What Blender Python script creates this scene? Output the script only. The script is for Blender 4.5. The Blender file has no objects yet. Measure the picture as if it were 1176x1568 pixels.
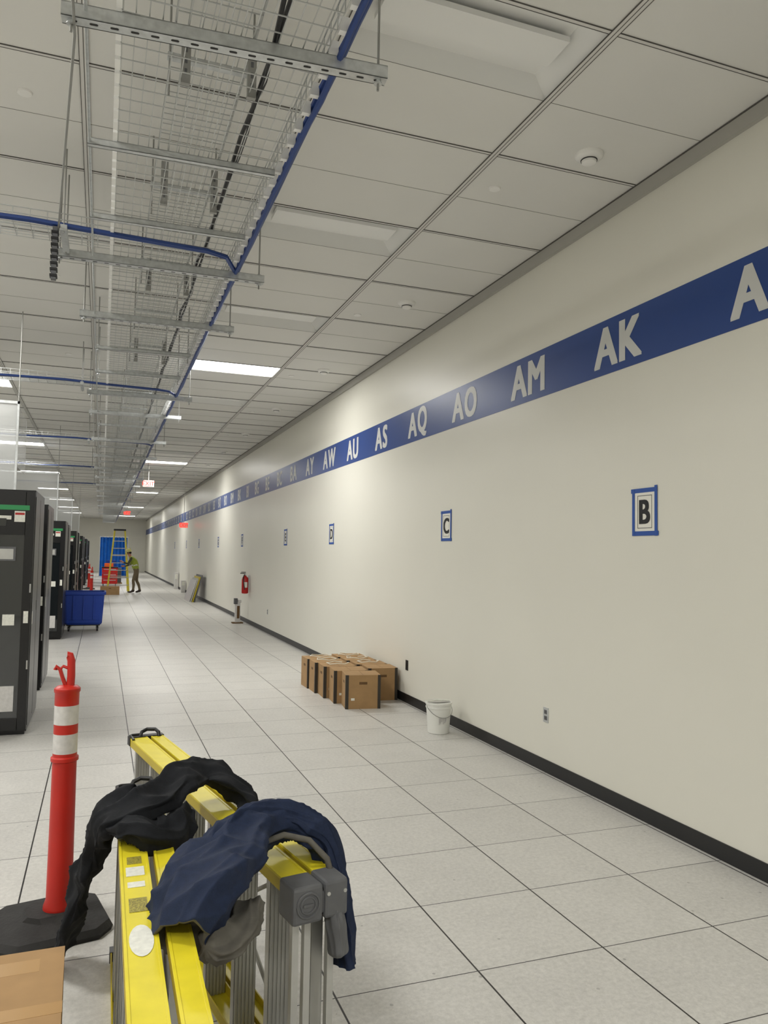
import bpy, bmesh, math, random
from mathutils import Vector, Matrix, noise
random.seed(7)
S=bpy.context.scene
try:
    S.view_settings.view_transform='Standard'
except Exception as e: print(e)
# ------------------------------------------------------------ helpers
def lin(c):
    return tuple(((x/255)/12.92 if x/255<=0.04045 else ((x/255+0.055)/1.055)**2.4) for x in c)
def mat(name,rgb,rough=0.5,metal=0.0,nscale=0,namt=0.0,bump=0.0,bscale=50,emit=0,spec=0.5,alpha=1,trans=0,coat=0):
    m=bpy.data.materials.new(name); m.use_nodes=True
    nt=m.node_tree; b=nt.nodes['Principled BSDF']
    c=lin(rgb)
    b.inputs['Base Color'].default_value=(*c,1)
    b.inputs['Roughness'].default_value=rough
    b.inputs['Metallic'].default_value=metal
    b.inputs['Specular IOR Level'].default_value=spec
    b.inputs['Alpha'].default_value=alpha
    b.inputs['Transmission Weight'].default_value=trans
    b.inputs['Coat Weight'].default_value=coat
    if emit:
        b.inputs['Emission Color'].default_value=(*c,1); b.inputs['Emission Strength'].default_value=emit
    tc=nt.nodes.new('ShaderNodeTexCoord')
    if nscale:
        n=nt.nodes.new('ShaderNodeTexNoise'); n.inputs['Scale'].default_value=nscale; n.inputs['Detail'].default_value=5
        nt.links.new(tc.outputs['Object'],n.inputs['Vector'])
        r=nt.nodes.new('ShaderNodeMapRange'); r.inputs[1].default_value=0.3; r.inputs[2].default_value=0.7
        r.inputs[3].default_value=1-namt; r.inputs[4].default_value=1+namt
        nt.links.new(n.outputs['Fac'],r.inputs[0])
        v=nt.nodes.new('ShaderNodeVectorMath'); v.operation='SCALE'; v.inputs[0].default_value=c
        nt.links.new(r.outputs[0],v.inputs['Scale']); nt.links.new(v.outputs[0],b.inputs['Base Color'])
    if bump:
        n=nt.nodes.new('ShaderNodeTexNoise'); n.inputs['Scale'].default_value=bscale; n.inputs['Detail'].default_value=4
        nt.links.new(tc.outputs['Object'],n.inputs['Vector'])
        bp=nt.nodes.new('ShaderNodeBump'); bp.inputs['Strength'].default_value=bump; bp.inputs['Distance'].default_value=0.01
        nt.links.new(n.outputs['Fac'],bp.inputs['Height']); nt.links.new(bp.outputs[0],b.inputs['Normal'])
    return m
class MB:
    def __init__(s): s.v=[];s.f=[];s.m=[];s.mats=[];s.M=None
    def mi(s,mt):
        if mt not in s.mats: s.mats.append(mt)
        return s.mats.index(mt)
    def add(s,vs,fs,mt):
        o=len(s.v)
        for p in vs:
            p=Vector(p)
            if s.M is not None: p=s.M@p
            s.v.append(tuple(p))
        k=s.mi(mt)
        for f in fs: s.f.append([i+o for i in f]); s.m.append(k)
    def box(s,a,b,mt,R=None,c=None):
        x0,y0,z0=a;x1,y1,z1=b
        vs=[Vector(p) for p in ((x0,y0,z0),(x1,y0,z0),(x1,y1,z0),(x0,y1,z0),(x0,y0,z1),(x1,y0,z1),(x1,y1,z1),(x0,y1,z1))]
        if R is not None:
            c=Vector(c) if c is not None else (Vector(a)+Vector(b))/2
            vs=[c+R@(p-c) for p in vs]
        s.add(vs,[(0,3,2,1),(4,5,6,7),(0,1,5,4),(1,2,6,5),(2,3,7,6),(3,0,4,7)],mt)
    def rings(s,rings,mt,cap0=True,cap1=True):
        n=len(rings[0]);vs=[p for r in rings for p in r];fs=[]
        for i in range(len(rings)-1):
            for j in range(n):
                a=i*n+j;b=i*n+(j+1)%n
                fs.append((a,b,b+n,a+n))
        if cap0: fs.append(tuple(range(n-1,-1,-1)))
        if cap1: fs.append(tuple(range((len(rings)-1)*n,len(rings)*n)))
        s.add(vs,fs,mt)
    def cyl(s,p0,p1,r0,mt,r1=None,n=12,caps=True):
        p0=Vector(p0);p1=Vector(p1); r1=r0 if r1 is None else r1
        d=(p1-p0).normalized(); u=d.orthogonal().normalized(); w=d.cross(u)
        R=[[p+(u*math.cos(2*math.pi*i/n)+w*math.sin(2*math.pi*i/n))*r for i in range(n)] for p,r in ((p0,r0),(p1,r1))]
        s.rings(R,mt,caps,caps)
    def lathe(s,c,prof,mt,n=32,sx=1,sy=1):
        R=[[Vector((c[0]+sx*r*math.cos(2*math.pi*i/n),c[1]+sy*r*math.sin(2*math.pi*i/n),c[2]+z)) for i in range(n)] for r,z in prof]
        s.rings(R,mt)
    def tube(s,pts,r,mt,n=8,caps=True):
        pts=[Vector(p) for p in pts];R=[];u=None
        for i,p in enumerate(pts):
            t=(pts[min(i+1,len(pts)-1)]-pts[max(i-1,0)]).normalized()
            if u is None: u=t.orthogonal().normalized()
            else: u=(u-t*u.dot(t)).normalized()
            w=t.cross(u)
            R.append([p+(u*math.cos(2*math.pi*k/n)+w*math.sin(2*math.pi*k/n))*r for k in range(n)])
        s.rings(R,mt,caps,caps)
    def build(s,name,parent=None,smooth=False,bevel=0,recalc=True,loc=None):
        me=bpy.data.meshes.new(name)
        vs=s.v
        if loc is not None: vs=[(a-loc[0],b-loc[1],c-loc[2]) for a,b,c in vs]
        me.from_pydata(vs,[],s.f)
        for m in s.mats: me.materials.append(m)
        me.polygons.foreach_set('material_index',s.m)
        if smooth is True: me.polygons.foreach_set('use_smooth',[True]*len(s.f))
        me.update()
        if recalc:
            bm=bmesh.new();bm.from_mesh(me);bmesh.ops.recalc_face_normals(bm,faces=bm.faces);bm.to_mesh(me);bm.free()
        o=bpy.data.objects.new(name,me);S.collection.objects.link(o)
        if loc is not None: o.location=loc
        if parent: o.parent=parent
        if bevel:
            b=o.modifiers.new('b','BEVEL');b.width=bevel;b.segments=2;b.limit_method='ANGLE'
        if smooth=='auto':
            me.polygons.foreach_set('use_smooth',[True]*len(s.f))
            try: me.set_sharp_from_angle(angle=math.radians(40))
            except Exception: pass
        return o
def empty(name,loc=(0,0,0)):
    e=bpy.data.objects.new(name,None);e.location=loc;e.empty_display_size=.1;S.collection.objects.link(e);return e

# ------------------------------------------------------------ camera
EYE=1.70; WX=3.38; CH=4.27
cd=bpy.data.cameras.new('camera');cam=bpy.data.objects.new('camera',cd);S.collection.objects.link(cam);S.camera=cam
yaw=math.radians(20.2);pit=math.radians(3.25);rol=math.radians(1.0)
F=Vector((math.sin(yaw)*math.cos(pit),math.cos(yaw)*math.cos(pit),math.sin(pit)))
R0=Vector((math.cos(yaw),-math.sin(yaw),0));U0=R0.cross(F)
R=math.cos(rol)*R0+math.sin(rol)*U0;U=-math.sin(rol)*R0+math.cos(rol)*U0
M=Matrix((( R.x,U.x,-F.x,0),(R.y,U.y,-F.y,0),(R.z,U.z,-F.z,EYE),(0,0,0,1)))
cam.matrix_world=M
cd.sensor_fit='VERTICAL';cd.sensor_height=36;cd.sensor_width=27;cd.lens=36*1170/1568
cd.clip_start=.05;cd.clip_end=300

# ------------------------------------------------------------ materials
m_wall=mat('wall_paint',(225,223,212),rough=.38,nscale=.8,namt=.015,bump=.03,bscale=120,spec=.27)
m_ceil=mat('ceiling_panel',(225,224,219),rough=.8,nscale=1.2,namt=.02)
m_seam=mat('seam_dark',(138,136,131),rough=.8)
m_seam2=mat('seam_black',(88,86,82),rough=.8)
m_tbar=mat('tbar',(216,214,209),rough=.5)
m_trimg=mat('wall_angle_grey',(172,170,163),rough=.6)
m_base=mat('baseboard_black',(26,26,27),rough=.45)
m_blue=mat('band_blue',(44,72,136),rough=.38,spec=.32)
m_letter=mat('letter_silver',(208,209,206),rough=.45)
m_steel=mat('galvanised',(200,203,203),rough=.33,metal=.6,nscale=30,namt=.12)
m_steelw=mat('wire_zinc',(190,192,190),rough=.32,metal=.45)
m_bright=mat('wire_bright_edge',(238,238,235),rough=.3)
m_rod=mat('rod_zinc',(150,150,146),rough=.45,metal=.4)
m_dark=mat('dark_slot',(44,44,44),rough=.8)
m_cabl=mat('cable_blue',(30,60,124),rough=.45)
m_cabk=mat('cable_black',(25,25,26),rough=.5)
m_card=mat('cardboard',(164,131,90),rough=.85,nscale=9,namt=.08)
m_cardd=mat('cardboard_dark',(104,78,48),rough=.9)
m_strap=mat('strap_dark',(52,46,38),rough=.6)
m_string=mat('string_white',(225,220,205),rough=.7)
m_white=mat('white_plastic',(228,228,222),rough=.4)
m_whitec=mat('ceiling_device_white',(238,237,233),rough=.4)
m_black=mat('black_powdercoat',(15,15,17),rough=.3)
m_blackr=mat('black_rubber',(38,37,36),rough=.8,nscale=12,namt=.25,bump=.3,bscale=60)
m_glass=mat('smoked_glass',(28,32,34),rough=.05,spec=.9,coat=.3)
m_green=mat('green_strip',(45,145,85),rough=.4)
m_red=mat('delineator_red',(186,34,22),rough=.42,nscale=6,namt=.07)
m_refl=mat('reflective_white',(205,203,200),rough=.35,nscale=40,namt=.08)
m_bin=mat('bin_blue',(24,66,170),rough=.45)
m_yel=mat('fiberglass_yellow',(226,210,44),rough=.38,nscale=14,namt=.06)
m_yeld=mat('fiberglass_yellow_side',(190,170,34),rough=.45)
m_alu=mat('aluminium',(186,186,182),rough=.42,metal=.5,nscale=8,namt=.08)
m_gcap=mat('grey_plastic',(92,93,95),rough=.5,nscale=20,namt=.1)
m_blkp=mat('black_plastic',(22,22,24),rough=.4)
m_sticker=mat('sticker_white',(226,226,216),rough=.45,nscale=60,namt=.1)
m_stk2=mat('sticker_print',(150,140,60),rough=.5,nscale=220,namt=.6)
m_jblk=mat('jacket_black',(20,22,26),rough=.9,nscale=60,namt=.2,bump=.2,bscale=300,spec=.3)
m_jnav=mat('jacket_navy',(24,36,62),rough=.8,nscale=60,namt=.15,bump=.2,bscale=300,spec=.35)
m_jlin=mat('jacket_lining',(98,95,88),rough=.9,nscale=30,namt=.15,spec=.2)
m_tape=mat('painter_tape',(34,78,158),rough=.6)
m_paper=mat('paper',(232,230,220),rough=.7)
m_ink=mat('ink',(15,15,16),rough=.6)
m_exit=mat('exit_red',(255,40,30),emit=3)
m_lens=mat('lens_lit',(255,253,246),emit=9)
m_lensoff=mat('lens_unlit',(238,238,235),rough=.45)
m_ext=mat('extinguisher_red',(180,24,22),rough=.3)
m_orange=mat('orange_fabric',(230,96,30),rough=.7)

# floor
def floor_mat():
    m=bpy.data.materials.new('access_floor_laminate');m.use_nodes=True;nt=m.node_tree;N=nt.nodes;L=nt.links
    b=N['Principled BSDF'];tc=N.new('ShaderNodeTexCoord');sp=N.new('ShaderNodeSeparateXYZ');L.new(tc.outputs['Object'],sp.inputs[0])
    def math_(op,a,bv=None):
        n=N.new('ShaderNodeMath');n.operation=op
        for i,x in enumerate((a,bv)):
            if x is None: continue
            if isinstance(x,(int,float)): n.inputs[i].default_value=x
            else: L.new(x,n.inputs[i])
        return n.outputs[0]
    T=.61
    u=math_('DIVIDE',math_('SUBTRACT',sp.outputs[0],1.515),T);v=math_('DIVIDE',math_('SUBTRACT',sp.outputs[1],2.90),T)
    def edge(q,w):
        fr=math_('FRACT',q); d=math_('MINIMUM',fr,math_('SUBTRACT',1.0,fr)); return math_('LESS_THAN',d,w/T)
    e=math_('MAXIMUM',edge(u,.0040),edge(v,.0026))
    cb=N.new('ShaderNodeCombineXYZ');L.new(math_('FLOOR',u),cb.inputs[0]);L.new(math_('FLOOR',v),cb.inputs[1])
    wn=N.new('ShaderNodeTexWhiteNoise');L.new(cb.outputs[0],wn.inputs['Vector'])
    n1=N.new('ShaderNodeTexNoise');n1.inputs['Scale'].default_value=42;n1.inputs['Detail'].default_value=6;n1.inputs['Roughness'].default_value=.8;L.new(tc.outputs['Object'],n1.inputs['Vector'])
    n2=N.new('ShaderNodeTexNoise');n2.inputs['Scale'].default_value=4;n2.inputs['Detail'].default_value=3;L.new(tc.outputs['Object'],n2.inputs['Vector'])
    s=math_('ADD',math_('MULTIPLY',math_('SUBTRACT',n1.outputs['Fac'],.5),.85),1.0)
    s=math_('ADD',s,math_('MULTIPLY',math_('SUBTRACT',wn.outputs['Value'],.5),.08))
    s=math_('ADD',s,math_('MULTIPLY',math_('SUBTRACT',n2.outputs['Fac'],.5),.16))
    vo=N.new('ShaderNodeTexVoronoi');vo.inputs['Scale'].default_value=6;L.new(tc.outputs['Object'],vo.inputs['Vector'])
    dirt=math_('LESS_THAN',vo.outputs['Distance'],.045)
    s=math_('SUBTRACT',s,math_('MULTIPLY',dirt,.32))
    vm=N.new('ShaderNodeVectorMath');vm.operation='SCALE';vm.inputs[0].default_value=lin((203,201,196));L.new(s,vm.inputs['Scale'])
    mx=N.new('ShaderNodeMix');mx.data_type='RGBA';L.new(e,mx.inputs[0]);L.new(vm.outputs[0],mx.inputs[6]);mx.inputs[7].default_value=(*lin((40,38,36)),1)
    L.new(mx.outputs[2],b.inputs['Base Color'])
    b.inputs['Roughness'].default_value=.36;b.inputs['Specular IOR Level'].default_value=.4
    return m
m_floor=floor_mat()

# ------------------------------------------------------------ room shell
XL=-12.0;Y0=-6.0;Y1=66.0
def slab(name,a,b,mt):
    q=MB();q.box(a,b,mt);return q.build(name)
slab('floor',(XL,Y0,-.1),(WX,Y1,0),m_floor)
slab('wall_right',(WX,Y0,-.1),(WX+.15,Y1,CH+.3),m_wall)
slab('wall_left',(XL-.15,Y0,-.1),(XL,Y1,CH+.3),m_wall)
slab('wall_back',(XL,Y0-.15,-.1),(WX,Y0,CH+.3),m_wall)
slab('wall_far',(XL,Y1,-.1),(WX,Y1+.15,CH+.3),m_wall)
slab('baseboard_right',(WX-.008,Y0,0),(WX,Y1,.10),m_base)
q=MB();q.box((WX-.03,Y0,CH-.10),(WX,Y1,CH-.0),m_trimg);q.box((WX-.034,Y0,CH-.012),(WX-.03,Y1,CH-.004),m_seam2);q.build('trim_ceiling_right')

# troffers
cols={1.65:(-2,3,8,13,18,23),-2.01:(-2,0,2,4,7,10,13,16,19,22),-6.89:(-1,1,3,5,9,13,17,21)}  # left columns: extra troffers lit out of view for added brightness
GX=[2.26-1.22*i for i in range(0,12)]
holes=[]
lights=[]
for cx,lit in cols.items():
    for k in range(-3,26):
        y=3.0+2.44*k
        if y<Y0+.1 or y+.61>Y1-.2: continue
        holes.append((cx-.61,y,cx+.61,y+.61,k in lit))
q=MB()
ys=[2.39+.61*i for i in range(-20,120)]
ys=[Y0]+[y for y in ys if Y0<y<Y1]+[Y1]
xs=sorted([XL]+[g for g in GX if g>XL]+[WX])
hs=set((round(h[0],2),round(h[1],2)) for h in holes)
for i in range(len(xs)-1):
    for j in range(len(ys)-1):
        if (round(xs[i],2),round(ys[j],2)) in hs: continue
        q.add([(xs[i],ys[j],CH),(xs[i+1],ys[j],CH),(xs[i+1],ys[j+1],CH),(xs[i],ys[j+1],CH)],[(0,3,2,1)],m_ceil)
q.box((XL,Y0,CH+.2),(WX,Y1,CH+.3),m_ceil)
q.build('ceiling',recalc=False)
q=MB()
for g in GX:
    if g<XL: continue
    q.box((g-.022,Y0,CH-.008),(g+.022,Y1,CH+.0),m_tbar)
    for d in (-.024,.021,-.0015): q.box((g+d,Y0,CH-.0095),(g+d+.0035,Y1,CH-.003),m_seam2)
for j,y in enumerate(ys[1:-1]):
    if round((y-3.0)/.61)%2==0:
        for a,b in zip(xs[:-1],xs[1:]):
            q.box((a+.02,y-.011,CH-.004),(b-.02,y+.011,CH),m_tbar)
            q.box((a+.02,y-.013,CH-.006),(b-.02,y-.0105,CH),m_seam2);q.box((a+.02,y+.0105,CH-.006),(b-.02,y+.013,CH),m_seam2)
    else:
        q.box((XL,y-.0012,CH-.002),(WX-.03,y+.0012,CH),m_seam)
q.build('trim_ceiling_grid',recalc=False)
on=MB();off=MB()
for x0,y0,x1,y1,lit in holes:
    t=on if lit else off
    z=CH;d=.11;e=.10
    o=[(x0,y0,z),(x1,y0,z),(x1,y1,z),(x0,y1,z)]
    inn=[(x0+e,y0+.04,z+d),(x1-e,y0+.04,z+d),(x1-e,y1-.04,z+d),(x0+e,y1-.04,z+d)]
    t.add(o+inn,[(0,1,5,4),(1,2,6,5),(2,3,7,6),(3,0,4,7),(4,5,6,7)],m_lensoff)
    lm=m_lens if lit else m_lensoff
    zl=z+(.004 if lit else .05)
    if lit: t.box((x0+.03,y0+.05,zl),(x1-.03,y1-.05,zl+.01),lm)
    else:
        t.box((x0+.12,y0+.2,zl),(x1-.12,y1-.2,zl+.03),lm)
    if lit: lights.append((x0,y0,x1,y1))
on.build('ceiling_light_troffer',recalc=False)
off.build('ceiling_light_troffer_unlit',recalc=False)
for x0,y0,x1,y1 in lights:
    ld=bpy.data.lights.new('troffer_lamp','AREA');ld.shape='RECTANGLE';ld.size=x1-x0-.1;ld.size_y=y1-y0-.1
    ld.energy=66 if x0>0 else 84;ld.color=(1,.988,.955)
    lo=bpy.data.objects.new('troffer_lamp',ld);lo.location=((x0+x1)/2,(y0+y1)/2,CH-.003);S.collection.objects.link(lo)
w=bpy.data.worlds.new('world');S.world=w;w.use_nodes=True;w.node_tree.nodes['Background'].inputs[0].default_value=(.9,.95,1,1);w.node_tree.nodes['Background'].inputs[1].default_value=.3

# ------------------------------------------------------------ blue band + letters
BZ0,BZ1=3.035,3.435
slab('wall_sign_band',(WX-.003,Y0,BZ0),(WX-.0002,Y1,BZ1),m_blue)
TR=Matrix(((0,0,-1),(-1,0,0),(0,1,0)))
def text_mesh(txt,size,off=0.0,ext=0.0,sx=1.0,bold=0.0):
    cu=bpy.data.curves.new('t','FONT');cu.body=txt;cu.size=size;cu.offset=off;cu.resolution_u=4
    o=bpy.data.objects.new('t',cu);S.collection.objects.link(o)
    bpy.context.view_layer.update()
    me=bpy.data.meshes.new_from_object(o.evaluated_get(bpy.context.evaluated_depsgraph_get()))
    V=[Vector((v.co.x*sx,v.co.y,v.co.z)) for v in me.vertices];P=[tuple(p.vertices) for p in me.polygons]
    bpy.data.objects.remove(o)
    cx=(min(v.x for v in V)+max(v.x for v in V))/2;cy=(min(v.y for v in V)+max(v.y for v in V))/2
    V=[Vector((v.x-cx,v.y-cy,0)) for v in V]
    if not bold: return V,P
    vs=[];fs=[]
    for k,(dx,dy) in enumerate(((-1,-.5),(1,-.5),(-1,.5),(1,.5),(0,0),(-1,0),(1,0),(0,.5),(0,-.5))):
        n=len(vs);vs+=[Vector((v.x+dx*bold,v.y+dy*bold,.00008*k)) for v in V];fs+=[tuple(i+n for i in p) for p in P]
    return vs,fs
first=['A'+c for c in 'CEGIKMOQSUWY']
allc=first+[a+c for a in 'BCD' for c in 'ACEGIKMOQSUWY']
glyph={}
def G(c):
    if c not in glyph: glyph[c]=text_mesh(c,.405,sx=.80 if c in 'OQCGD' else .90,bold=.0155)
    return glyph[c]
q=MB()
kidx=allc.index('AK')
for i,t in enumerate(allc):
    y=4.45+(i-kidx)*1.22
    if y>Y1-1: break
    gs=[G(c) for c in t]
    wd=[max(v.x for v in g[0])-min(v.x for v in g[0]) for g in gs]
    gap=.016 if t[0]=='A' else .03
    tot=sum(wd)+gap*(len(wd)-1);cur=-tot/2
    for g_,w_ in zip(gs,wd):
        q.add([TR@Vector((v.x+cur+w_/2,v.y,v.z))+Vector((WX-.0045,y,(BZ0+BZ1)/2)) for v in g_[0]],g_[1],m_letter);cur+=w_+gap
q.build('wall_lettering',recalc=False)

def letter_sign(ch,y,zc=2.02):
    q=MB();x=WX-.002;hw=.125;hh=.155
    q.box((x-.001,y-hw+.02,zc-hh+.02),(x+.0018,y+hw-.02,zc+hh-.02),m_paper)
    xx=x-.003;t=.026
    q.box((xx,y-hw-.01,zc-hh-.004),(xx+.002,y+hw,zc-hh+t),m_tape);q.box((xx,y-hw,zc+hh-t),(xx+.002,y+hw+.012,zc+hh+.003),m_tape)
    q.box((xx-.001,y-hw,zc-hh-.006),(xx+.001,y-hw+t,zc+hh+.015),m_tape);q.box((xx-.001,y+hw-t,zc-hh-.004),(xx+.001,y+hw,zc+hh+.002),m_tape)
    a=.072;c=.11
    for (ya,yb,za,zb) in ((-a,a,c-.004,c),(-a,a,-c,-c+.004),(-a,-a+.004,-c,c),(a-.004,a,-c,c)):
        q.box((x-.0022,y+ya,zc+za),(x-.0005,y+yb,zc+zb),m_gcap)
    vs,fs=text_mesh(ch,.225,bold=.008,sx=.90)
    q.add([TR@v+Vector((x-.0025,y,zc)) for v in vs],fs,m_ink)
    q.build('letter_sign',recalc=False)
for ch,y in (('B',4.16),('C',7.28),('D',11.55),('E',14.75),('F',19.7),('G',24.0),('H',29),('I',33.5),('J',39)): letter_sign(ch,y)

def outlet(y,z,recept=True):
    q=MB();x=WX
    q.box((x-.006,y-.036,z-.058),(x-.0002,y+.036,z+.058),m_steel if recept else m_ink)
    if recept:
        for dz in (-.024,.024):
            q.box((x-.009,y-.017,z+dz-.016),(x-.005,y+.017,z+dz+.016),m_gcap)
            for dy in (-.007,.007): q.box((x-.0095,y+dy-.0015,z+dz-.006),(x-.0088,y+dy+.0015,z+dz+.006),m_ink)
    else: q.box((x-.008,y-.012,z-.03),(x-.005,y+.012,z+.03),m_ink)
    q.build('wall_outlet' if recept else 'wall_data_port',bevel=.0015)
outlet(5.35,.45);outlet(8.32,.43,False);outlet(16.3,.45)

# ------------------------------------------------------------ ceiling devices
def detector(x,y,big=True):
    q=MB()
    if big:
        q.lathe((x,y,CH),[(.03,-.062),(.045,-.055),(.05,-.035),(.055,-.032),(.075,-.028),(.088,-.015),(.09,0)],m_whitec,n=32)
        q.lathe((x,y,CH),[(.052,-.043),(.053,-.038)],m_dark,n=24)
        q.build('smoke_detector',smooth='auto')
    else:
        q.lathe((x,y,CH),[(.02,-.012),(.038,-.010),(.042,-.0005)],m_whitec,n=24);q.build('sprinkler_cover',smooth='auto')
for k in range(0,9):
    detector(2.82,4.0+3.1*k)
    detector(2.48,4.62+3.05*k,False)
for k in range(0,6): detector(-.50,4.62+3.05*k,False)

# ------------------------------------------------------------ cable trays
TZ=3.77
CR=CH-.012
def wire(q,a,b,r=.003,m=None):
    q.cyl(a,b,r,m or m_steelw,n=4,caps=False)
def basket(q,x0,x1,y0,y1,z,h,axis='Y',pl=.05,pt=.10,r=.003):
    def P(a,b,c): return (a,b,c) if axis=='Y' else (b,a,c)
    n=int(round((x1-x0)/pl))
    for i in range(n+1):
        x=x0+(x1-x0)*i/n; wire(q,P(x,y0,z),P(x,y1,z),r)
    for x in (x0,x1):
        for zz in ((z+h*.5,z+h)):wire(q,P(x,y0,zz),P(x,y1,zz),r*1.25)
    k=int((y1-y0)/pt)
    for i in range(k+1):
        y=y0+pt*i
        wire(q,P(x0,y,z-.004),P(x1,y,z-.004),r)
        for x in (x0,x1): wire(q,P(x,y,z),P(x,y,z+h),r)
q=MB()
basket(q,.0,.80,1.5,60,TZ,.10)
basket(q,.22,.56,1.5,60,TZ+.20,.05)
q.cyl((.0,1.5,TZ+.10),(.0,60,TZ+.10),.007,m_bright,n=6)
y=1.5
while y<40:
    q.box((-.022,y,TZ-.012),(.0,y+.075,TZ+.012),m_bright); y+=.1
y=1.6
while y<30:
    q.box((.805,y-.014,TZ-.01),(.845,y+.014,TZ+.05),m_bright); y+=.15
def strut(q,p0,p1,slots=True,s=.041,rods=True,rx=.035):
    p0=Vector(p0);p1=Vector(p1);d=(p1-p0);L=d.length;d.normalize();a=math.atan2(d.y,d.x)
    tilt=math.asin(d.z)
    old=q.M
    q.M=Matrix.Translation(p0)@Matrix.Rotation(a,4,'Z')@Matrix.Rotation(-tilt,4,'Y')
    h=s/2;t=.004
    q.box((0,-h,-s),(L,h,-s+t),m_steel);q.box((0,-h,-s),(L,-h+t,0),m_steel);q.box((0,h-t,-s),(L,h,0),m_steel)
    q.box((0,-h,-t),(L,-h+.011,0),m_steel);q.box((0,h-.011,-t),(L,h,0),m_steel)
    if slots:
        x=.04
        while x<L-.03:
            n=10;ring=[]
            for i in range(n):
                an=2*math.pi*i/n;ring.append((x+.007*math.cos(an)+(.009 if math.cos(an)>0 else -.009),.0065*math.sin(an),-s-.0008))
            q.add(ring,[tuple(range(n))],m_dark)
            x+=.075
    q.M=old
    if rods:
        for p in (p0+d*rx,p1-d*rx):
            q.cyl((p.x,p.y,p.z-.10),(p.x,p.y,CR),.0055,m_rod,n=8)
            q.cyl((p.x,p.y,p.z-s-.012),(p.x,p.y,p.z-s),.012,m_steel,n=6)
            q.cyl((p.x,p.y,p.z-s-.016),(p.x,p.y,p.z-s-.012),.018,m_steel,n=12)
            q.cyl((p.x,p.y,p.z+.0),(p.x,p.y,p.z+.012),.012,m_steel,n=6)
strut(q,(-.215,3.04,TZ-.01),(1.06,2.95,TZ-.01),s=.055)
for y in (5.57,6.95,10.4,11.9,14.8,17.4,20,22.6,25.2,27.8,30.4,33,37,41,45): strut(q,(-.38 if y<6 else -.25,y+.03,TZ-.01),(1.06,y,TZ-.01),slots=y<8,s=.055)
for y in (3.98,4.88,8.1,9.2,13.1,15.9,18.6,21.2,24): strut(q,(-.14,y+.03,TZ-.01),(.80,y,TZ-.01),slots=False,s=.034,rods=y>8,rx=.03)
for (x,y) in ((.27,3.35),(.56,3.35),(.27,4.6),(.56,4.6),(.27,6.2),(.56,6.2),(.27,8.6),(.56,8.6)):
    q.box((x-.02,y-.004,TZ-.02),(x+.02,y+.02,TZ+.24),m_rod)
    for k in range(4): q.box((x-.006,y-.006,TZ+.02+k*.05),(x+.006,y-.003,TZ+.045+k*.05),m_gcap)
for y in [2.2+1.3*i for i in range(20)]:
    q.box((.20,y-.015,TZ+.17),(.60,y+.015,TZ+.195),m_steel)
    for x in (.21,.59): q.cyl((x,y,TZ-.005),(x,y,CR),.005,m_rod,n=6)
q.tube([(-.17,1.6,TZ-.08),(-.17,3.1,TZ-.08),(-.36,5.55,TZ-.02)],.006,m_rod,n=6)
q.tube([(-.13,1.6,TZ-.02),(-.13,3.1,TZ-.03),(-.13,5.55,TZ-.03),(-.13,30,TZ-.03)],.007,m_steel,n=6)
def wig(x,z,y0,y1,st=.25,a=.008,sd=0):
    P=[];y=y0
    while y<=y1:
        P.append((x+a*noise.noise(Vector((y*1.7,sd,0))),y,z+a*noise.noise(Vector((y*1.3,sd+5,0)))));y+=st
    return P
for i,(x,z) in enumerate(((.865,TZ+.0),(.86,TZ+.026),(.85,TZ-.020))):
    q.tube(wig(x,z,1.5,58,sd=i*3.1,a=.012),.0140,m_cabl,n=6)
q.tube(wig(.585,TZ+.014,1.5,50,sd=9,a=.03),.010,m_cabk,n=6)
q.tube(wig(.60,TZ+.034,1.5,50,sd=12,a=.03),.008,m_cabk,n=6)
for yb in (5.35,10.15,15.3,20.4,25.5):
    basket(q,yb-.14,yb+.14,-11.5,0.0,TZ,.08,axis='X')
    for i,dy in enumerate((-.17,-.145)):
        P=[(x*.5-11.5,yb+dy+.006*math.sin(x),TZ-.005+.01*math.sin(x*2.1)) for x in range(0,24)]
        P+=[(.60,yb+dy+.02,TZ-.02),(.74,yb+dy+.08,TZ-.02),(.84,yb+dy+.35,TZ-.01)]
        q.tube(P,.013,m_cabl,n=6)
    for xx in (-.30,-2.6,-5,-7.5,-10):
        q.box((xx-.02,yb-.2,TZ-.05),(xx+.02,yb+.2,TZ-.012),m_steel)
        for dy in (-.18,.18): q.cyl((xx,yb+dy,TZ-.06),(xx,yb+dy,CR),.005,m_rod,n=6)
q.box((-.365,5.18,TZ-.36),(-.335,5.22,TZ-.02),m_gcap)
for k in range(8): q.box((-.372,5.172,TZ-.345+k*.04),(-.328,5.228,TZ-.33+k*.04),m_blkp)
q.build('cable_tray',recalc=False)

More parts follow.
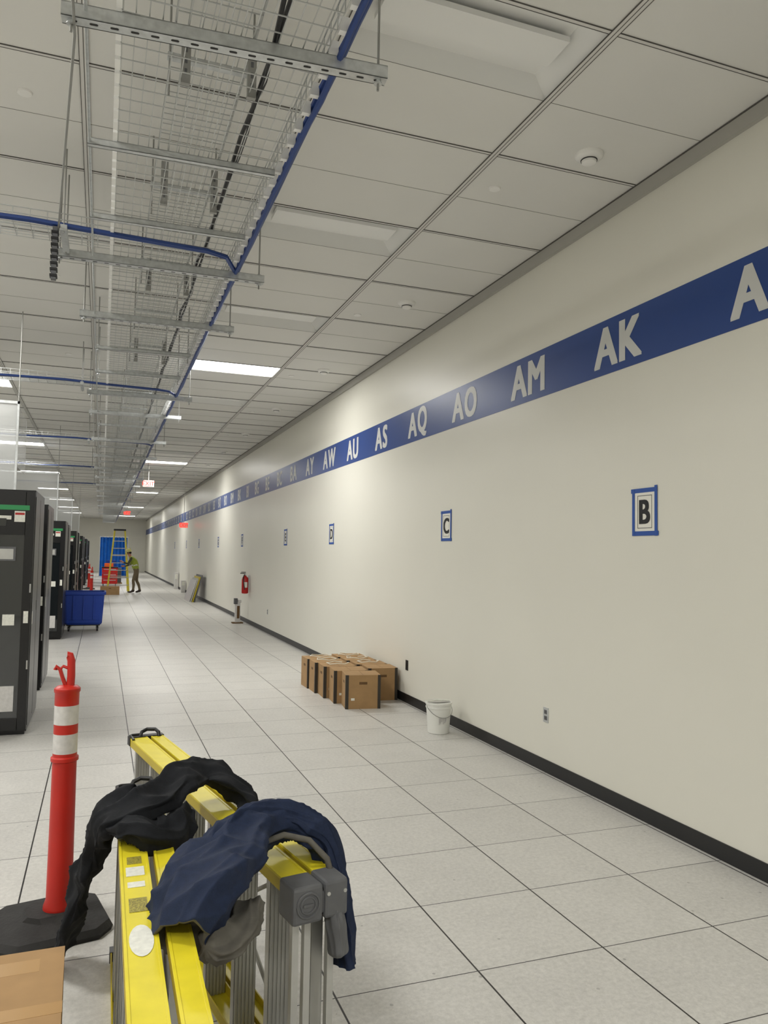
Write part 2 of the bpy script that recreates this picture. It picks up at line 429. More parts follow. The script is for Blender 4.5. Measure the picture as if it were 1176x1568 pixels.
# ------------------------------------------------------------ server cabinets
def cabinet_mesh():
    q=MB();W=.72;D=1.18;H=2.25
    q.box((-W+.004,.045,.03),(-.004,D-.02,H),m_black)
    q.box((-W+.02,.06,0),(-.02,D-.06,.03),m_black)
    for a,b in (((-W+.005,0,.05),(-W+.075,.04,H-.02)),((-.085,0,.05),(-.006,.04,H-.02)),((-W+.07,0,H-.42),(-.08,.038,H-.02)),((-W+.07,0,.05),(-.08,.038,.16))):
        q.box(a,b,m_black)
    q.box((-W+.075,.012,.16),(-.085,.018,H-.42),m_glass)
    q.box((-W+.03,-.003,H-.19),(-.05,.001,H-.145),m_green)
    q.box((-.175,-.004,H-.30),(-.085,.001,H-.20),m_sticker);q.box((-.17,-.0045,H-.235),(-.09,-.0035,H-.215),m_ext)
    q.box((-.42,-.006,H-.34),(-.24,.0,H-.27),m_glass);q.box((-.36,-.004,H-.28),(-.2,.0,H-.245),m_sticker)
    q.box((-.50,-.008,H-.66),(-.15,.012,H-.53),m_gcap);q.box((-.48,-.010,H-.645),(-.17,-.006,H-.55),m_alu)
    q.box((-.065,-.004,1.02),(-.025,.0,1.13),m_sticker);q.box((-.24,.008,1.0),(-.14,.011,1.10),m_sticker)
    q.box((-.24,.009,.22),(-.12,.0115,.45),m_refl)  # pale plate over the door glass, a reflection put in as colour
    for z in (.6,1.3): q.box((-.024,-.006,z),(-.012,.0,z+.08),m_alu)
    q.box((-.006,.06,.08),(0,D*.5-.015,H-.06),m_black);q.box((-.006,D*.5+.015,.08),(0,D-.05,H-.06),m_black)
    q.box((-.001,D*.5-.05,1.1),(.004,D*.5-.02,1.2),m_gcap);q.box((-.0005,.10,1.0),(.001,.15,1.12),m_sticker)
    for sx in (-.6,-.1):
        q.cyl((sx,.1,0),(sx,.1,.04),.02,m_gcap)
    return q
first=None
for r,y in enumerate((7.78,10.15,15.8,18.25,23.8,26.2,31.8,34.2,39.8,42.2,47.8)):
    for c in range(3):
        if first is None:
            first=cabinet_mesh().build('server_cabinet',bevel=.003);o=first
        else:
            o=first.copy();o.name='server_cabinet';S.collection.objects.link(o)
        o.location=(-.59-.035*min(r,3)-c*.725,y,0)
m_cont=mat('containment_panel',(206,208,206),rough=.15,alpha=.38)
q=MB()
for y in (8.97,17.0,25.0,33.0):
    q.box((-3.0,y,2.26),(-.9,y+.006,3.25),m_cont)
    q.box((-3.0,y-.01,3.25),(-.88,y+.016,3.28),m_steel);q.box((-.9,y-.01,2.26),(-.88,y+.016,3.28),m_steel)
    for x in (-.89,-2.99): q.cyl((x,y,3.28),(x,y,CR),.006,m_rod,n=6)
    q.box((-.91,y,2.6),(-.904,y+1.15,3.25),m_cont)
q.build('aisle_containment_panel',recalc=False)

# ------------------------------------------------------------ delineator post
def delineator(x,y,name='delineator_post',h=1.22,full=True):
    q=MB();
    bx=x-.035 if h>1.2 else x
    def rr(hw,hd,z,c=.07):
        pts=[(hw-c,-hd),(hw,-hd+c),(hw,hd-c),(hw-c,hd),(-hw+c,hd),(-hw,hd-c),(-hw,-hd+c),(-hw+c,-hd)]
        a=math.radians(12);return [Vector((bx+px*math.cos(a)-py*math.sin(a),y+px*math.sin(a)+py*math.cos(a),z)) for px,py in pts]
    q.rings([rr(.235,.225,0),rr(.24,.23,.02),rr(.225,.215,.045),rr(.12,.11,.065),rr(.10,.09,.085,.04)],m_blackr)
    k=h/1.22
    def seg(p,m): q.lathe((x,y,0),[(r,z*k) for r,z in p],m,n=36)
    seg([(.062,.06),(.068,.075),(.066,.10),(.056,.13),(.054,.40),(.0525,.70),(.0525,.735)],m_red)
    seg([(.0525,.735),(.060,.74),(.060,.755),(.0525,.76),(.0525,.775)],m_red)
    seg([(.053,.775),(.053,.862)],m_refl);seg([(.0525,.862),(.0525,.905)],m_red);seg([(.053,.905),(.053,.99)],m_refl)
    seg([(.0525,.99),(.053,1.045),(.057,1.05),(.057,1.065),(.045,1.075),(.02,1.08)],m_red)
    q.tube([(x+.012,y,1.06*k),(x+.014,y,1.12*k),(x+.012,y,1.19*k),(x+.004,y,1.215*k),(x-.006,y,1.215*k)],.018,m_red,n=12)
    q.tube([(x-.006,y,1.07*k),(x-.022,y,1.11*k),(x-.034,y,1.15*k),(x-.052,y,1.165*k),(x-.055,y,1.15*k)],.009,m_red,n=8)
    q.tube([(x-.034,y,1.15*k),(x-.022,y,1.165*k),(x+.012,y,1.15*k)],.007,m_red,n=8)
    return q.build(name,smooth='auto')
delineator(-.125,3.84)
delineator(-.48,36,h=1.1);delineator(-.30,29.5,h=1.1)

# ------------------------------------------------------------ blue bin cart
def bin_cart():
    q=MB();cx,cy=-.31,17.55
    def rr(hw,hd,z,c=.05):
        return [Vector((cx+a,cy+b,z)) for a,b in ((hw-c,-hd),(hw,-hd+c),(hw,hd-c),(hw-c,hd),(-hw+c,hd),(-hw,hd-c),(-hw,-hd+c),(-hw+c,-hd))]
    q.rings([rr(.35,.26,.14),rr(.37,.29,.18),rr(.40,.33,.76),rr(.43,.36,.77),rr(.43,.36,.83),rr(.395,.325,.83),rr(.37,.30,.24)],m_bin)
    q.box((cx-.33,cy-.26,.12),(cx+.33,cy+.26,.15),m_black)
    for a in (-.28,.28):
        for b in (-.2,.2):
            q.cyl((cx+a-.018,cy+b,.05),(cx+a+.018,cy+b,.05),.05,m_black,n=16);q.box((cx+a-.03,cy+b-.02,.05),(cx+a-.022,cy+b+.02,.13),m_gcap);q.box((cx+a+.022,cy+b-.02,.05),(cx+a+.03,cy+b+.02,.13),m_gcap)
    for a in (-.2,.0,.2): q.box((cx+a-.015,cy-.345,.25),(cx+a+.015,cy-.30,.74),m_bin)
    q.build('utility_bin_cart',bevel=.006)
bin_cart()

# ------------------------------------------------------------ cardboard boxes
def carton(name,x,y,w,d,h,rot=0,z=0,strap=True,parent=None,top=m_card):
    q=MB();q.M=Matrix.Translation((x,y,z))@Matrix.Rotation(rot,4,'Z')
    q.box((-w/2,-d/2,0),(w/2,d/2,h-.004),m_card)
    q.box((-w/2,-d/2,h-.004),(-.002,d/2,h),top);q.box((.002,-d/2,h-.004),(w/2,d/2,h),top)
    q.box((-.006,-d/2+.001,h-.002),(.006,d/2-.001,h-.001),m_cardd)
    q.box((-.045,-d/2-.001,h*.72),(.045,-d/2+.004,h*.72+.028),m_cardd);q.box((-w/2-.001,-.045,h*.72),(-w/2+.004,.045,h*.72+.028),m_cardd)
    if strap:
        for a in (-w/2+.0,w/2-.03):
            q.box((a-.0015,-d/2-.0025,.0),(a+.0315,-d/2+.003,h+.001),m_strap)
        q.box((-w/2-.0025,-d/2,0),(-w/2+.003,-d/2+.03,h+.001),m_strap)
    q.box((-w/2+.06,-d/2-.0015,h*.25),(-w/2+.10,-d/2,h*.32),m_sticker)
    return q.build(name,parent=parent,bevel=.002)
g=empty('cardboard_box_stack',(0,0,0))
BX=[(2.80,8.27,.39,.33),(2.76,8.62,.39,.33),(2.73,8.97,.39,.33),(2.71,9.32,.39,.33),(2.70,9.67,.39,.33),
    (3.17,8.68,.35,.33),(3.15,9.03,.38,.33),(3.13,9.38,.38,.33),(3.12,9.73,.38,.33)]
for i,(x,y,w_,d_) in enumerate(BX):
    carton('carton_%d'%(i+1),x,y,w_,d_,.37 if i<5 else .375,rot=math.radians((-9,-6,-4,-2,0,-4,-2,-1,0)[i]),parent=g)
q=MB()
for (x,y) in ((2.74,8.98),(2.72,9.35),(3.13,9.42),(2.72,9.68),(3.12,9.75),(3.15,9.05)):
    a=random.random()*3
    P=[(x+.14*math.cos(t*.7+a),y+.10*math.sin(t*.7+a),.382+.012*(t%2)) for t in range(0,9)]
    q.tube(P,.006,m_string,n=5)
q.build('string_ties',parent=g,recalc=False)
q=MB();q.M=Matrix.Translation((-.41,2.42,0))@Matrix.Rotation(math.radians(1),4,'Z')
h=.40
q.box((-.35,-.36,0),(.35,.36,h-.005),m_card);q.box((-.35,-.36,h-.005),(.35,-.004,h),m_card);q.box((-.35,.004,h-.005),(.35,.36,h),m_card)
m_pktape=mat('packing_tape',(176,140,92),rough=.3)
q.box((-.351,-.03,h),(.351,.03,h+.0008),m_pktape);q.box((-.045,.3605,.25),(.045,.361,.29),m_cardd)
q.box((.3502,-.06,.26),(.351,.04,.30),m_cardd);q.box((.15,.22,h),(.28,.30,h+.0005),m_pktape)
q.build('cardboard_box',bevel=.003)

# ------------------------------------------------------------ bucket
q=MB();bx,by=3.12,6.85
q.lathe((bx,by,0),[(.098,0),(.103,.005),(.120,.235),(.126,.24),(.126,.252),(.121,.255),(.124,.275),(.130,.277),(.130,.292),(.120,.296),(.116,.288),(.02,.286)],m_white,n=36)
P=[(bx+.128*math.cos(a),by-.05*math.sin(a)*1.0-.09*math.sin(a),.262-.10*math.sin(a)) for a in [math.pi*i/14 for i in range(15)]]
q.tube(P,.003,m_rod,n=6)
for a in range(0,6):
    q.box((bx-.05+.015*a,by-.118,.10+.012*(a%3)),(bx-.04+.015*a,by-.1095,.16),m_refl)
q.box((bx-.125,by-.05,.298),(bx+.10,by+.02,.302),m_refl);q.tube([(bx-.13,by-.02,.304),(bx-.02,by+.0,.308),(bx+.1,by-.03,.304)],.008,m_sticker)
q.build('plastic_bucket',smooth='auto')

# ------------------------------------------------------------ folded step ladders on their side
def ladder(name,near,d,L=2.25,Wd=.70,stick=False):
    near=Vector((near[0],near[1],0));d=Vector((d[0],d[1],0)).normalized();lat=Vector((-d.y,d.x,0))
    q=MB();q.M=Matrix(((d.x,lat.x,0,near.x),(d.y,lat.y,0,near.y),(0,0,1,0),(0,0,0,1)))
    t=.005
    for (ya,yb,fl,sh) in ((-.085,-.02,.034,.0),(.0,.088,.042,.0)):
        for top in (True,False):
            zw=Wd if top else 0
            a,b=(zw-t,zw) if top else (zw,zw+t)
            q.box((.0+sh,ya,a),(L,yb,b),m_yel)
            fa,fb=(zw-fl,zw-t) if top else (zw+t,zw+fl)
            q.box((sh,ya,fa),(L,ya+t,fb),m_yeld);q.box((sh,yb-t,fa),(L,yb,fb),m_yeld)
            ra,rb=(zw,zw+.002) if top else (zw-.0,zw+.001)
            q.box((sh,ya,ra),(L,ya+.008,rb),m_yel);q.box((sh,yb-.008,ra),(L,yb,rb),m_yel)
    x=.16
    while x<L-.1:
        q.box((x,.004,.006),(x+.004,.084,Wd-.006),m_alu)
        for k in range(6): q.box((x-.004,.008+k*.0135,.006),(x,.014+k*.0135,Wd-.006),m_alu)
        for yy in (.004,.080): q.box((x,yy,.006),(x+.032,yy+.004,Wd-.006),m_alu)
        x+=.30
    for x in [.10+.30*i for i in range(7)]:
        q.box((x,-.075,.006),(x+.025,-.070,Wd-.006),m_alu);q.box((x,-.075,.006),(x+.004,-.035,Wd-.006),m_alu);q.box((x+.021,-.075,.006),(x+.025,-.035,Wd-.006),m_alu)
    for yy in (-.06,.02,.06): q.box((.015,yy-.011,.05),(.037,yy+.011,Wd-.05),m_alu)
    q.cyl((.3,-.03,.1),(1.2,-.03,Wd-.1),.008,m_alu);q.cyl((.3,-.03,Wd-.1),(1.2,-.03,.1),.008,m_alu)
    for z in (Wd,0):
        zz=z-.04 if z else .0
        q.box((L-.02,-.09,zz),(L+.03,.092,zz+.045),m_blkp if z else m_gcap)
    q.tube([(L-.03,-.06,Wd),(L-.02,-.06,Wd+.02),(L+.01,-.05,Wd+.03),(L+.03,-.01,Wd+.03),(L+.02,.02,Wd+.02),(L+.01,.03,Wd)],.010,m_blkp,n=8)
    q.tube([(L-.08,.085,Wd+.004),(L-.05,.085,Wd+.010),(L,.085,Wd+.010),(L+.02,.07,Wd+.008),(L+.02,.03,Wd+.008)],.007,m_blkp,n=8)
    if stick:
        def st(x,w_,l_,m,oval=False):
            z=Wd+.0006
            if oval:
                n=20;q.add([(x+l_*.5*math.cos(2*math.pi*i/n),.044+w_*.5*math.sin(2*math.pi*i/n),z+.001) for i in range(n)],[tuple(range(n))],m)
            else: q.box((x-l_/2,.044-w_/2,z-.0004),(x+l_/2,.044+w_/2,z+.0008),m)
        st(1.47,.045,.06,m_stk2);st(1.38,.055,.07,m_sticker);st(1.28,.05,.04,m_sticker);st(1.14,.05,.09,m_stk2);st(.93,.062,.17,m_sticker,True);st(2.16,.06,.14,m_stk2)
        st(2.02,.055,.06,m_sticker)
    o=q.build(name,bevel=.0012)
    q2=MB();q2.M=q.M
    for z0,z1 in ((Wd-.105,Wd+.006),(-.0,.10)):
        q2.box((-.035,-.092,max(z0,0)),(.075,-.012,z1),m_gcap)
        q2.box((-.04,-.004,max(z0,0)),(.07,.096,z1),m_gcap)
        zc=(max(z0,0)+z1)/2
        q2.box((-.028,-.02,zc-.04),(.06,.0,zc+.03),m_gcap)
    q2.build('end_caps',parent=o,bevel=.018)
    q3=MB();q3.M=q.M
    zc=Wd-.048
    for rr_,w_ in ((.036,.004),(.024,.003)):
        n=24;q3.tube([(-.041,.046+rr_*math.cos(2*math.pi*i/n),zc+rr_*math.sin(2*math.pi*i/n)) for i in range(n+1)],w_,m_gcap,n=6)
    q3.box((-.044,.03,zc-.004),(-.036,.062,zc+.004),m_gcap)
    for yy in (-.08,-.024): q3.cyl((-.038,yy,Wd-.03),(-.034,yy,Wd-.03),.006,m_alu,n=10)
    q3.build('foot_emblem',parent=o,smooth='auto')
    return o
ladder('folded_stepladder',(.655,2.32),(-.395,2.08),L=2.10,Wd=.70)
ladder('folded_stepladder',(.172,1.18),(.01,2.29),L=2.27,Wd=.70,stick=True)

# ------------------------------------------------------------ jackets (draped)
def crom(P,n):
    out=[];P=[P[0]]+P+[P[-1]]
    for i in range(1,len(P)-2):
        for k in range(n):
            t=k/n;a,b,c,d=P[i-1],P[i],P[i+1],P[i+2]
            out.append([.5*((2*b[j])+(-a[j]+c[j])*t+(2*a[j]-5*b[j]+4*c[j]-d[j])*t*t+(-a[j]+3*b[j]-3*c[j]+d[j])*t**3) for j in range(len(a))])
    out.append(list(P[-2]));return out
def drape(q,P,mt,seed=0,amp=.014,n=96,step=18,open_end=False,open_start=False,lin=None,spiral=4.0,m1=3,m2=7,cr=.55):
    C=crom([list(p) for p in P],step);RG=[];m=len(C);s=0;prev=None
    for i,c in enumerate(C):
        p=Vector(c[:3])
        if prev is not None: s+=(p-prev).length
        prev=p
        t=(Vector(C[min(i+1,m-1)][:3])-Vector(C[max(i-1,0)][:3])).normalized()
        wv=Vector((0,1,0));wv=(wv-t*wv.dot(t))
        if wv.length<.3: wv=Vector((1,0,0))-t*t.x
        wv.normalize();hv=t.cross(wv)
        ring=[];e=1.0
        if not open_end and i>m-7: e*=max(.1,math.sqrt(max(0,1-((i-(m-7))/6.0)**2)))
        if not open_start and i<6: e*=max(.1,math.sqrt(max(0,1-((6-i)/6.0)**2)))
        wid=1+.16*noise.noise(Vector((s*7,seed*2.7,4)))
        for k in range(n):
            a=2*math.pi*k/n
            ca,sa=math.cos(a),math.sin(a)
            base=p+wv*ca*c[3]*wid+hv*sa*c[4]
            nn=(wv*ca/c[3]+hv*sa/c[4]).normalized()
            w1=noise.noise(Vector((s*3,seed*7.1,ca)))*1.8;w2=noise.noise(Vector((s*4.5+9,seed*3.3,sa)))*2.4
            r1=1-abs(math.sin(m1*.5*a+w1+seed+s*spiral*.5))**.75
            r2=1-abs(math.sin(m2*.5*a+w2+s*spiral))**.6
            r3=1-abs(noise.noise(Vector((base.x*6,base.y*9,base.z*6))+Vector((seed,0,0))))*3.0
            r4=noise.noise(base*22+Vector((0,seed,0)))
            env=.3+.7*min(1,max(0,noise.noise(base*5+Vector((seed,3,1)))+.55))
            ds=amp*(1.5*(r1-.35)+1.15*env*(r2-.3)+cr*(r3-.5)+.12*r4)
            pp=base+nn*ds
            ring.append(p+(pp-p)*e)
        RG.append(ring)
    q.rings(RG,mt,not open_start,not open_end)
    if (open_end or open_start) and lin:
        seq=RG[-1:]+RG[-2:-16:-1] if open_end else RG[0:15]
        inner=[]
        for j,r in enumerate(seq):
            cc=sum(r,Vector())/len(r);inner.append([cc+(p-cc)*(1.0 if j==0 else max(.3,.92-.03*j)) for p in r])
        q.rings(inner,lin,False,True)
q=MB()
drape(q,[(-.11,3.50,.045,.085,.03),(-.08,3.40,.16,.085,.03),(-.04,3.26,.36,.08,.035),(.01,3.10,.58,.10,.04),(.06,2.98,.735,.12,.04),(.13,2.93,.78,.12,.045),(.22,2.98,.795,.10,.05),(.31,3.06,.825,.10,.05),(.40,3.13,.82,.095,.045),(.48,3.11,.80,.085,.045),(.56,3.02,.745,.08,.04),(.60,2.95,.64,.06,.035)],m_jblk,seed=2,amp=.0175,spiral=9,m1=3,m2=5,cr=1.0)
drape(q,[(.08,2.88,.745,.07,.035),(.15,2.82,.75,.10,.04),(.21,2.80,.725,.10,.06),(.27,2.85,.715,.09,.06),(.33,2.93,.755,.06,.045)],m_jblk,seed=5,amp=.018,m1=3,m2=5,spiral=10,cr=.9)
q.build('black_jacket',smooth=True)
q=MB()
drape(q,[(.235,2.10,.69,.10,.075),(.265,2.16,.735,.14,.09),(.31,2.26,.765,.155,.085),(.38,2.38,.785,.125,.07),(.46,2.48,.80,.10,.055),(.56,2.55,.805,.09,.05),(.64,2.56,.79,.08,.045),(.71,2.52,.735,.07,.04),(.73,2.48,.66,.05,.035)],m_jnav,seed=2,amp=.018,open_start=True,lin=m_jlin,cr=.8)
drape(q,[(.35,2.42,.805,.06,.035),(.45,2.52,.835,.065,.035),(.56,2.57,.845,.065,.035),(.66,2.54,.82,.06,.035),(.735,2.48,.75,.06,.035),(.755,2.43,.62,.06,.035),(.765,2.39,.49,.065,.035),(.77,2.37,.41,.075,.04)],m_jnav,seed=6,amp=.013,open_end=True,lin=m_jlin,cr=.8)
drape(q,[(.29,2.08,.67,.05,.04),(.34,2.12,.655,.06,.045),(.40,2.18,.66,.06,.045),(.44,2.26,.68,.05,.04)],m_jlin,seed=8,amp=.016,cr=.9)
drape(q,[(.715,2.36,.66,.05,.025),(.72,2.33,.56,.055,.025),(.725,2.31,.47,.055,.025)],m_gcap,seed=12,amp=.008)
q.tube([(.50,2.42,.795),(.58,2.455,.80),(.66,2.44,.78),(.71,2.40,.73),(.725,2.37,.66)],.010,m_jlin,n=8)
q.build('navy_jacket',smooth=True)

# ------------------------------------------------------------ exit signs
def exitsign(x,y,z=3.72):
    q=MB();q.box((x-.16,y-.02,z-.1),(x+.16,y+.02,z+.1),m_white)
    vs,fs=text_mesh('EXIT',.17,bold=.003)
    q.add([Vector((x+v.x,y-.022-v.z,z+v.y)) for v in vs],fs,m_exit)
    q.box((x-.15,y-.021,z-.09),(x+.15,y-.0205,z-.075),m_exit);q.box((x-.15,y-.021,z+.075),(x+.15,y-.0205,z+.09),m_exit)
    q.cyl((x,y,z+.1),(x,y,CR),.01,m_white);q.lathe((x,y,CR),[(.05,-.02),(.05,0)],m_white,n=20)
    q.build('exit_sign',recalc=False)
exitsign(1.24,23.8);exitsign(1.16,41.4,3.65);exitsign(3.0,31,2.75)

# ------------------------------------------------------------ fire extinguisher on wall
q=MB();ex,ey,ez=WX-.11,18.5,.72
q.lathe((ex,ey,ez),[(.03,0),(.075,.01),(.08,.04),(.08,.34),(.065,.39),(.03,.42),(.025,.44)],m_ext,n=24)
q.cyl((ex,ey,ez+.44),(ex,ey,ez+.49),.02,m_steel);q.box((ex-.12,ey-.012,ez+.48),(ex+.01,ey+.012,ez+.50),m_black);q.box((ex-.1,ey-.012,ez+.51),(ex+.01,ey+.012,ez+.525),m_black)
q.tube([(ex-.02,ey-.02,ez+.46),(ex-.06,ey-.07,ez+.40),(ex-.04,ey-.09,ez+.2),(ex-.02,ey-.09,ez+.1)],.012,m_black,n=8)
q.box((ex-.04,ey-.082,ez+.15),(ex+.04,ey-.078,ez+.28),m_sticker);q.box((WX-.035,ey-.03,ez+.1),(WX-.0005,ey+.03,ez+.45),m_steel)
q.build('fire_extinguisher',smooth='auto')
q=MB();sx,sy=3.14,18.7
q.box((sx-.13,sy-.1,0),(sx+.13,sy+.1,.025),m_cardd);q.box((sx-.06,sy-.05,.025),(sx+.06,sy+.05,.52),m_refl);q.box((sx-.09,sy-.06,.46),(sx-.01,sy+.06,.60),m_gcap);q.box((sx-.02,sy-.065,.12),(sx+.04,sy-.05,.42),m_cardd)
q.box((sx+.0,sy-.06,.5),(sx+.08,sy+.05,.56),m_refl)
q.build('floor_stand_post',bevel=.004)
q=MB()
for i in range(4):
    y0=26.6+i*.12;a=math.radians(14+i)
    Rm=Matrix.Rotation(a,3,'Y')
    q.box((3.00-i*.05,y0,.0),(3.03-i*.05,y0+1.6,.95-.06*i),(m_gcap,m_yeld,m_alu,m_refl)[i],R=Rm,c=(3.0-i*.05,y0,.0))
q.build('leaning_panels')
q=MB()
for i,(yy,h) in enumerate(((33.,.5),(36.2,.75))):
    q.box((3.17,yy,0),(3.34,yy+.3,h),m_refl);q.box((3.19,yy-.01,h*.6),(3.3,yy,h*.9),m_sticker)
q.build('equipment_boxes',bevel=.01)

# ------------------------------------------------------------ far work area
def aframe(x,y,h=2.55):
    q=MB()
    for s in (-1,1):
        q.cyl((x+s*.42,y-.1+.0,0),(x+s*.2,y+.35,h),.035,m_yel,n=6)
        q.cyl((x+s*.40,y+.95,0),(x+s*.2,y+.45,h),.028,m_yel,n=6)
        q.box((x+s*.42-.05,y-.14,0),(x+s*.42+.05,y-.04,.05),m_blkp)
    for k in range(1,8):
        f=k/8.5;w_=.42-.22*f;q.box((x-w_,y-.1+.45*f-.04,h*f-.015),(x+w_,y-.1+.45*f+.04,h*f+.015),m_alu)
    for f in (.25,.6): 
        w_=.40-.2*f;q.box((x-w_,y+.95-.5*f-.01,h*f-.015),(x+w_,y+.95-.5*f+.01,h*f+.015),m_alu)
    q.box((x-.24,y+.28,h-.02),(x+.24,y+.52,h+.05),m_blkp)
    for s in (-1,1): q.cyl((x+s*.34,y+.12,h*.45),(x+s*.34,y+.72,h*.45),.01,m_alu,n=6)
    q.build('stepladder',bevel=.004)
aframe(.68,33.2)
q=MB()
for k in range(3): q.box((0.05,38.8,.12+k*.26),(.75,39.3,.36+k*.26),m_ext);
for k in range(3): q.box((.12,38.78,.28+k*.26),(.68,38.8,.30+k*.26),m_steel)
for a in (.12,.68):
    for b in (38.9,39.2): q.cyl((a-.02,b,.06),(a+.02,b,.06),.06,m_black,n=14)
q.box((.03,38.8,.86),(.77,39.32,.92),m_black);q.box((.15,38.9,.92),(.55,39.2,1.1),m_orange)
q.build('tool_cart',bevel=.006)
carton('cardboard_carton',.35,31.6,.7,.4,.32,strap=False)
q=MB()
q.box((.15,41.9,0),(1.05,42.9,.05),m_card);q.box((.2,42,.05),(1.0,42.8,.8),m_gcap);q.box((.3,41.98,.2),(.8,42,.6),m_orange);q.box((.25,42.1,.8),(.7,42.6,1.2),m_bin)
q.build('equipment_pallet',bevel=.01)
q=MB();m_tarp=mat('tarp_blue',(26,104,196),rough=.5,nscale=3,namt=.15)
n=40;pts=[]
for i in range(n+1):
    x=-.1+1.7*i/n;yy=54+.06*math.sin(i*1.3)
    pts.append((x,yy))
q.add([(x,y_,0.02) for x,y_ in pts]+[(x,y_,2.6) for x,y_ in pts],[(i,i+1,i+n+2,i+n+1) for i in range(n)],m_tarp)
q.box((-.15,53.97,2.58),(1.65,54.03,2.64),m_steel)
for x in (-.12,1.62): q.box((x-.02,53.98,0),(x+.02,54.02,2.6),m_steel);q.box((x-.03,53.7,0),(x+.03,54.3,.03),m_steel)
q.build('tarp_partition',recalc=False)

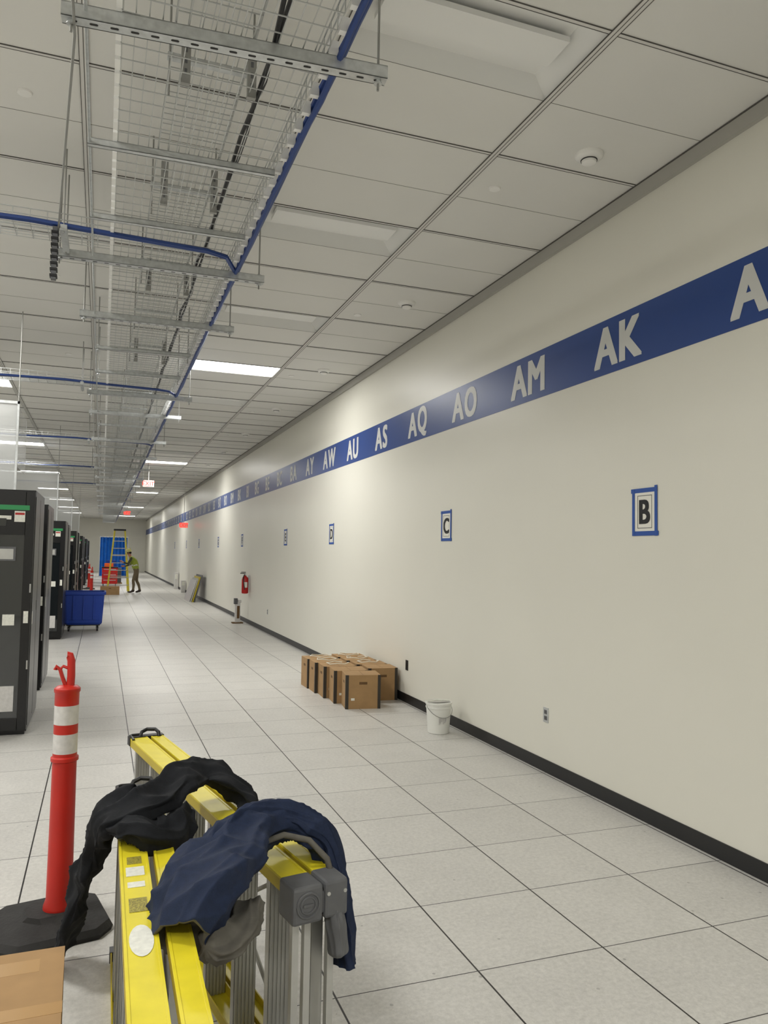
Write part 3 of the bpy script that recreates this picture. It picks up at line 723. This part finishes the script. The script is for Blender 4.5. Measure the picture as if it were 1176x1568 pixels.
# ------------------------------------------------------------ worker
def worker(px,py,ang):
    V=[];E=[];Rr=[]
    def v(x,y,z,r): V.append((x,y,z));Rr.append(r);return len(V)-1
    def e(*ids):
        for a,b in zip(ids[:-1],ids[1:]): E.append((a,b))
    pel=v(0,0,.96,.135);wa=v(.05,0,1.10,.125);ch=v(.13,0,1.27,.15);sh=v(.20,0,1.40,.12);nk=v(.26,0,1.49,.06);hb=v(.31,0,1.56,.075);ht=v(.33,0,1.655,.085);hc=v(.325,0,1.715,.06)
    e(pel,wa,ch,sh,nk,hb,ht,hc)
    def leg(s,fx,kx):
        h=v(0,s*.09,.88,.095);k=v(kx,s*.10,.50,.065);c=v((kx+fx)/2-.02,s*.10,.33,.06);a=v(fx,s*.11,.10,.042);t=v(fx+.09,s*.12,.05,.045);tt=v(fx+.17,s*.125,.04,.035)
        e(pel,h,k,c,a,t,tt);he=v(fx-.04,s*.11,.045,.036);e(a,he)
    leg(1,.10,.11);leg(-1,-.14,.0)
    hands=[]
    def arm(s,el,wr,ha):
        a=v(.19,s*.17,1.41,.068);m=v((.19+el[0])/2,(s*.17+el[1])/2,(1.41+el[2])/2,.053);b=v(*el,.045);c=v(*wr,.029);p=v(*ha,.032)
        e(sh,a,m,b,c,p);hands.append((c,p,s))
    arm(1,(.32,.25,1.18),(.50,.20,1.24),(.57,.18,1.27))
    arm(-1,(.27,-.25,1.15),(.46,-.16,1.08),(.53,-.14,1.08))
    for c,p,s in hands:
        P=Vector(V[p]);d=(P-Vector(V[c])).normalized();side=Vector((0,0,1))
        for i,l in enumerate((.07,.08,.075,.06)):
            b=P+side*(.024-.016*i);f1=v(*(b+d*.03),.0095);f2=v(*(b+d*(.03+l*.5)),.0088);f3=v(*(b+d*(.03+l*.75)+Vector((0,-s*l*.35,0))),.008);e(p,f1,f2,f3)
        b=P-d*.02+Vector((0,-s*.02,.028));f1=v(*b,.011);f2=v(*(b+d*.03+Vector((0,-s*.02,.015))),.0095);e(p,f1,f2)
    me=bpy.data.meshes.new('body');me.from_pydata(V,E,[])
    o=bpy.data.objects.new('worker_tmp',me);S.collection.objects.link(o)
    sk=o.modifiers.new('s','SKIN');
    for i,sv in enumerate(me.skin_vertices[0].data):
        sv.radius=(Rr[i],Rr[i]*(1.0));sv.use_root=(i==0)
    me.skin_vertices[0].data[ch].radius=(.125,.175);me.skin_vertices[0].data[sh].radius=(.10,.15);me.skin_vertices[0].data[wa].radius=(.11,.15)
    ss=o.modifiers.new('u','SUBSURF');ss.levels=2;ss.render_levels=2
    bpy.context.view_layer.update()
    m2=bpy.data.meshes.new_from_object(o.evaluated_get(bpy.context.evaluated_depsgraph_get()))
    bpy.data.objects.remove(o)
    skin=mat('skin',(186,132,104),rough=.6);vest=mat('vest_hivis',(150,164,58),rough=.7,nscale=40,namt=.1);sh_=mat('shirt_olive',(74,74,56),rough=.8);tr=mat('trousers_khaki',(112,98,76),rough=.8,nscale=20,namt=.1);bt=mat('boots',(50,38,28),rough=.6);hat=mat('hard_hat',(206,200,130),rough=.35);hair=mat('hair_dark',(40,30,24),rough=.8)
    for m in (skin,vest,sh_,tr,bt,m_refl): m2.materials.append(m)
    for p in m2.polygons:
        c=p.center;p.use_smooth=True
        if c.z<.13:k=4
        elif c.z<.98:k=3
        elif c.z>1.46 and abs(c.y)<.11 and c.x>.2:k=0
        elif c.x>.48 and c.z>.9:k=0
        elif (c.x>.31 or abs(c.y)>.20):k=2
        else:k=5 if (1.10<c.z<1.15) else 1
        p.material_index=k
    root=bpy.data.objects.new('construction_worker',m2);S.collection.objects.link(root)
    root.location=(px,py,0);root.rotation_euler=(0,0,ang)
    q=MB();hx=.33;q.M=Matrix.Translation((hx,0,1.655))@Matrix.Rotation(math.radians(14),4,'Y')@Matrix.Translation((-hx,0,-1.70))
    q.lathe((hx,0,1.70),[(.125,.0),(.128,.008),(.108,.02),(.105,.06),(.085,.105),(.045,.135),(.01,.14)],hat,n=28,sx=1.12)
    q.box((hx-.10,-.012,1.80),(hx+.10,.012,1.85),hat)
    q.lathe((hx-.015,0,1.60),[(.04,0),(.082,.03),(.09,.10),(.05,.12)],hair,n=20,sx=1.0)
    for s in (-1,1):
        q.lathe((hx+.075,s*.032,1.67),[(.004,-.011),(.012,-.005),(.013,.004),(.004,.011)],m_paper,n=10);q.lathe((hx+.086,s*.032,1.67),[(.002,-.006),(.006,0),(.002,.006)],m_ink,n=8)
        q.lathe((hx,s*.088,1.655),[(.006,-.03),(.014,-.01),(.016,.015),(.006,.03)],skin,n=10)
    q.rings([[Vector((hx+.08,-.010,1.665)),Vector((hx+.08,.010,1.665)),Vector((hx+.082,0,1.67))],[Vector((hx+.095,-.016,1.63)),Vector((hx+.095,.016,1.63)),Vector((hx+.112,0,1.635))]],skin)
    q.box((hx+.078,-.024,1.598),(hx+.092,.024,1.604),m_ext)
    q.build('head_details',parent=root,smooth='auto')
worker(1.36,32.7,math.radians(172))
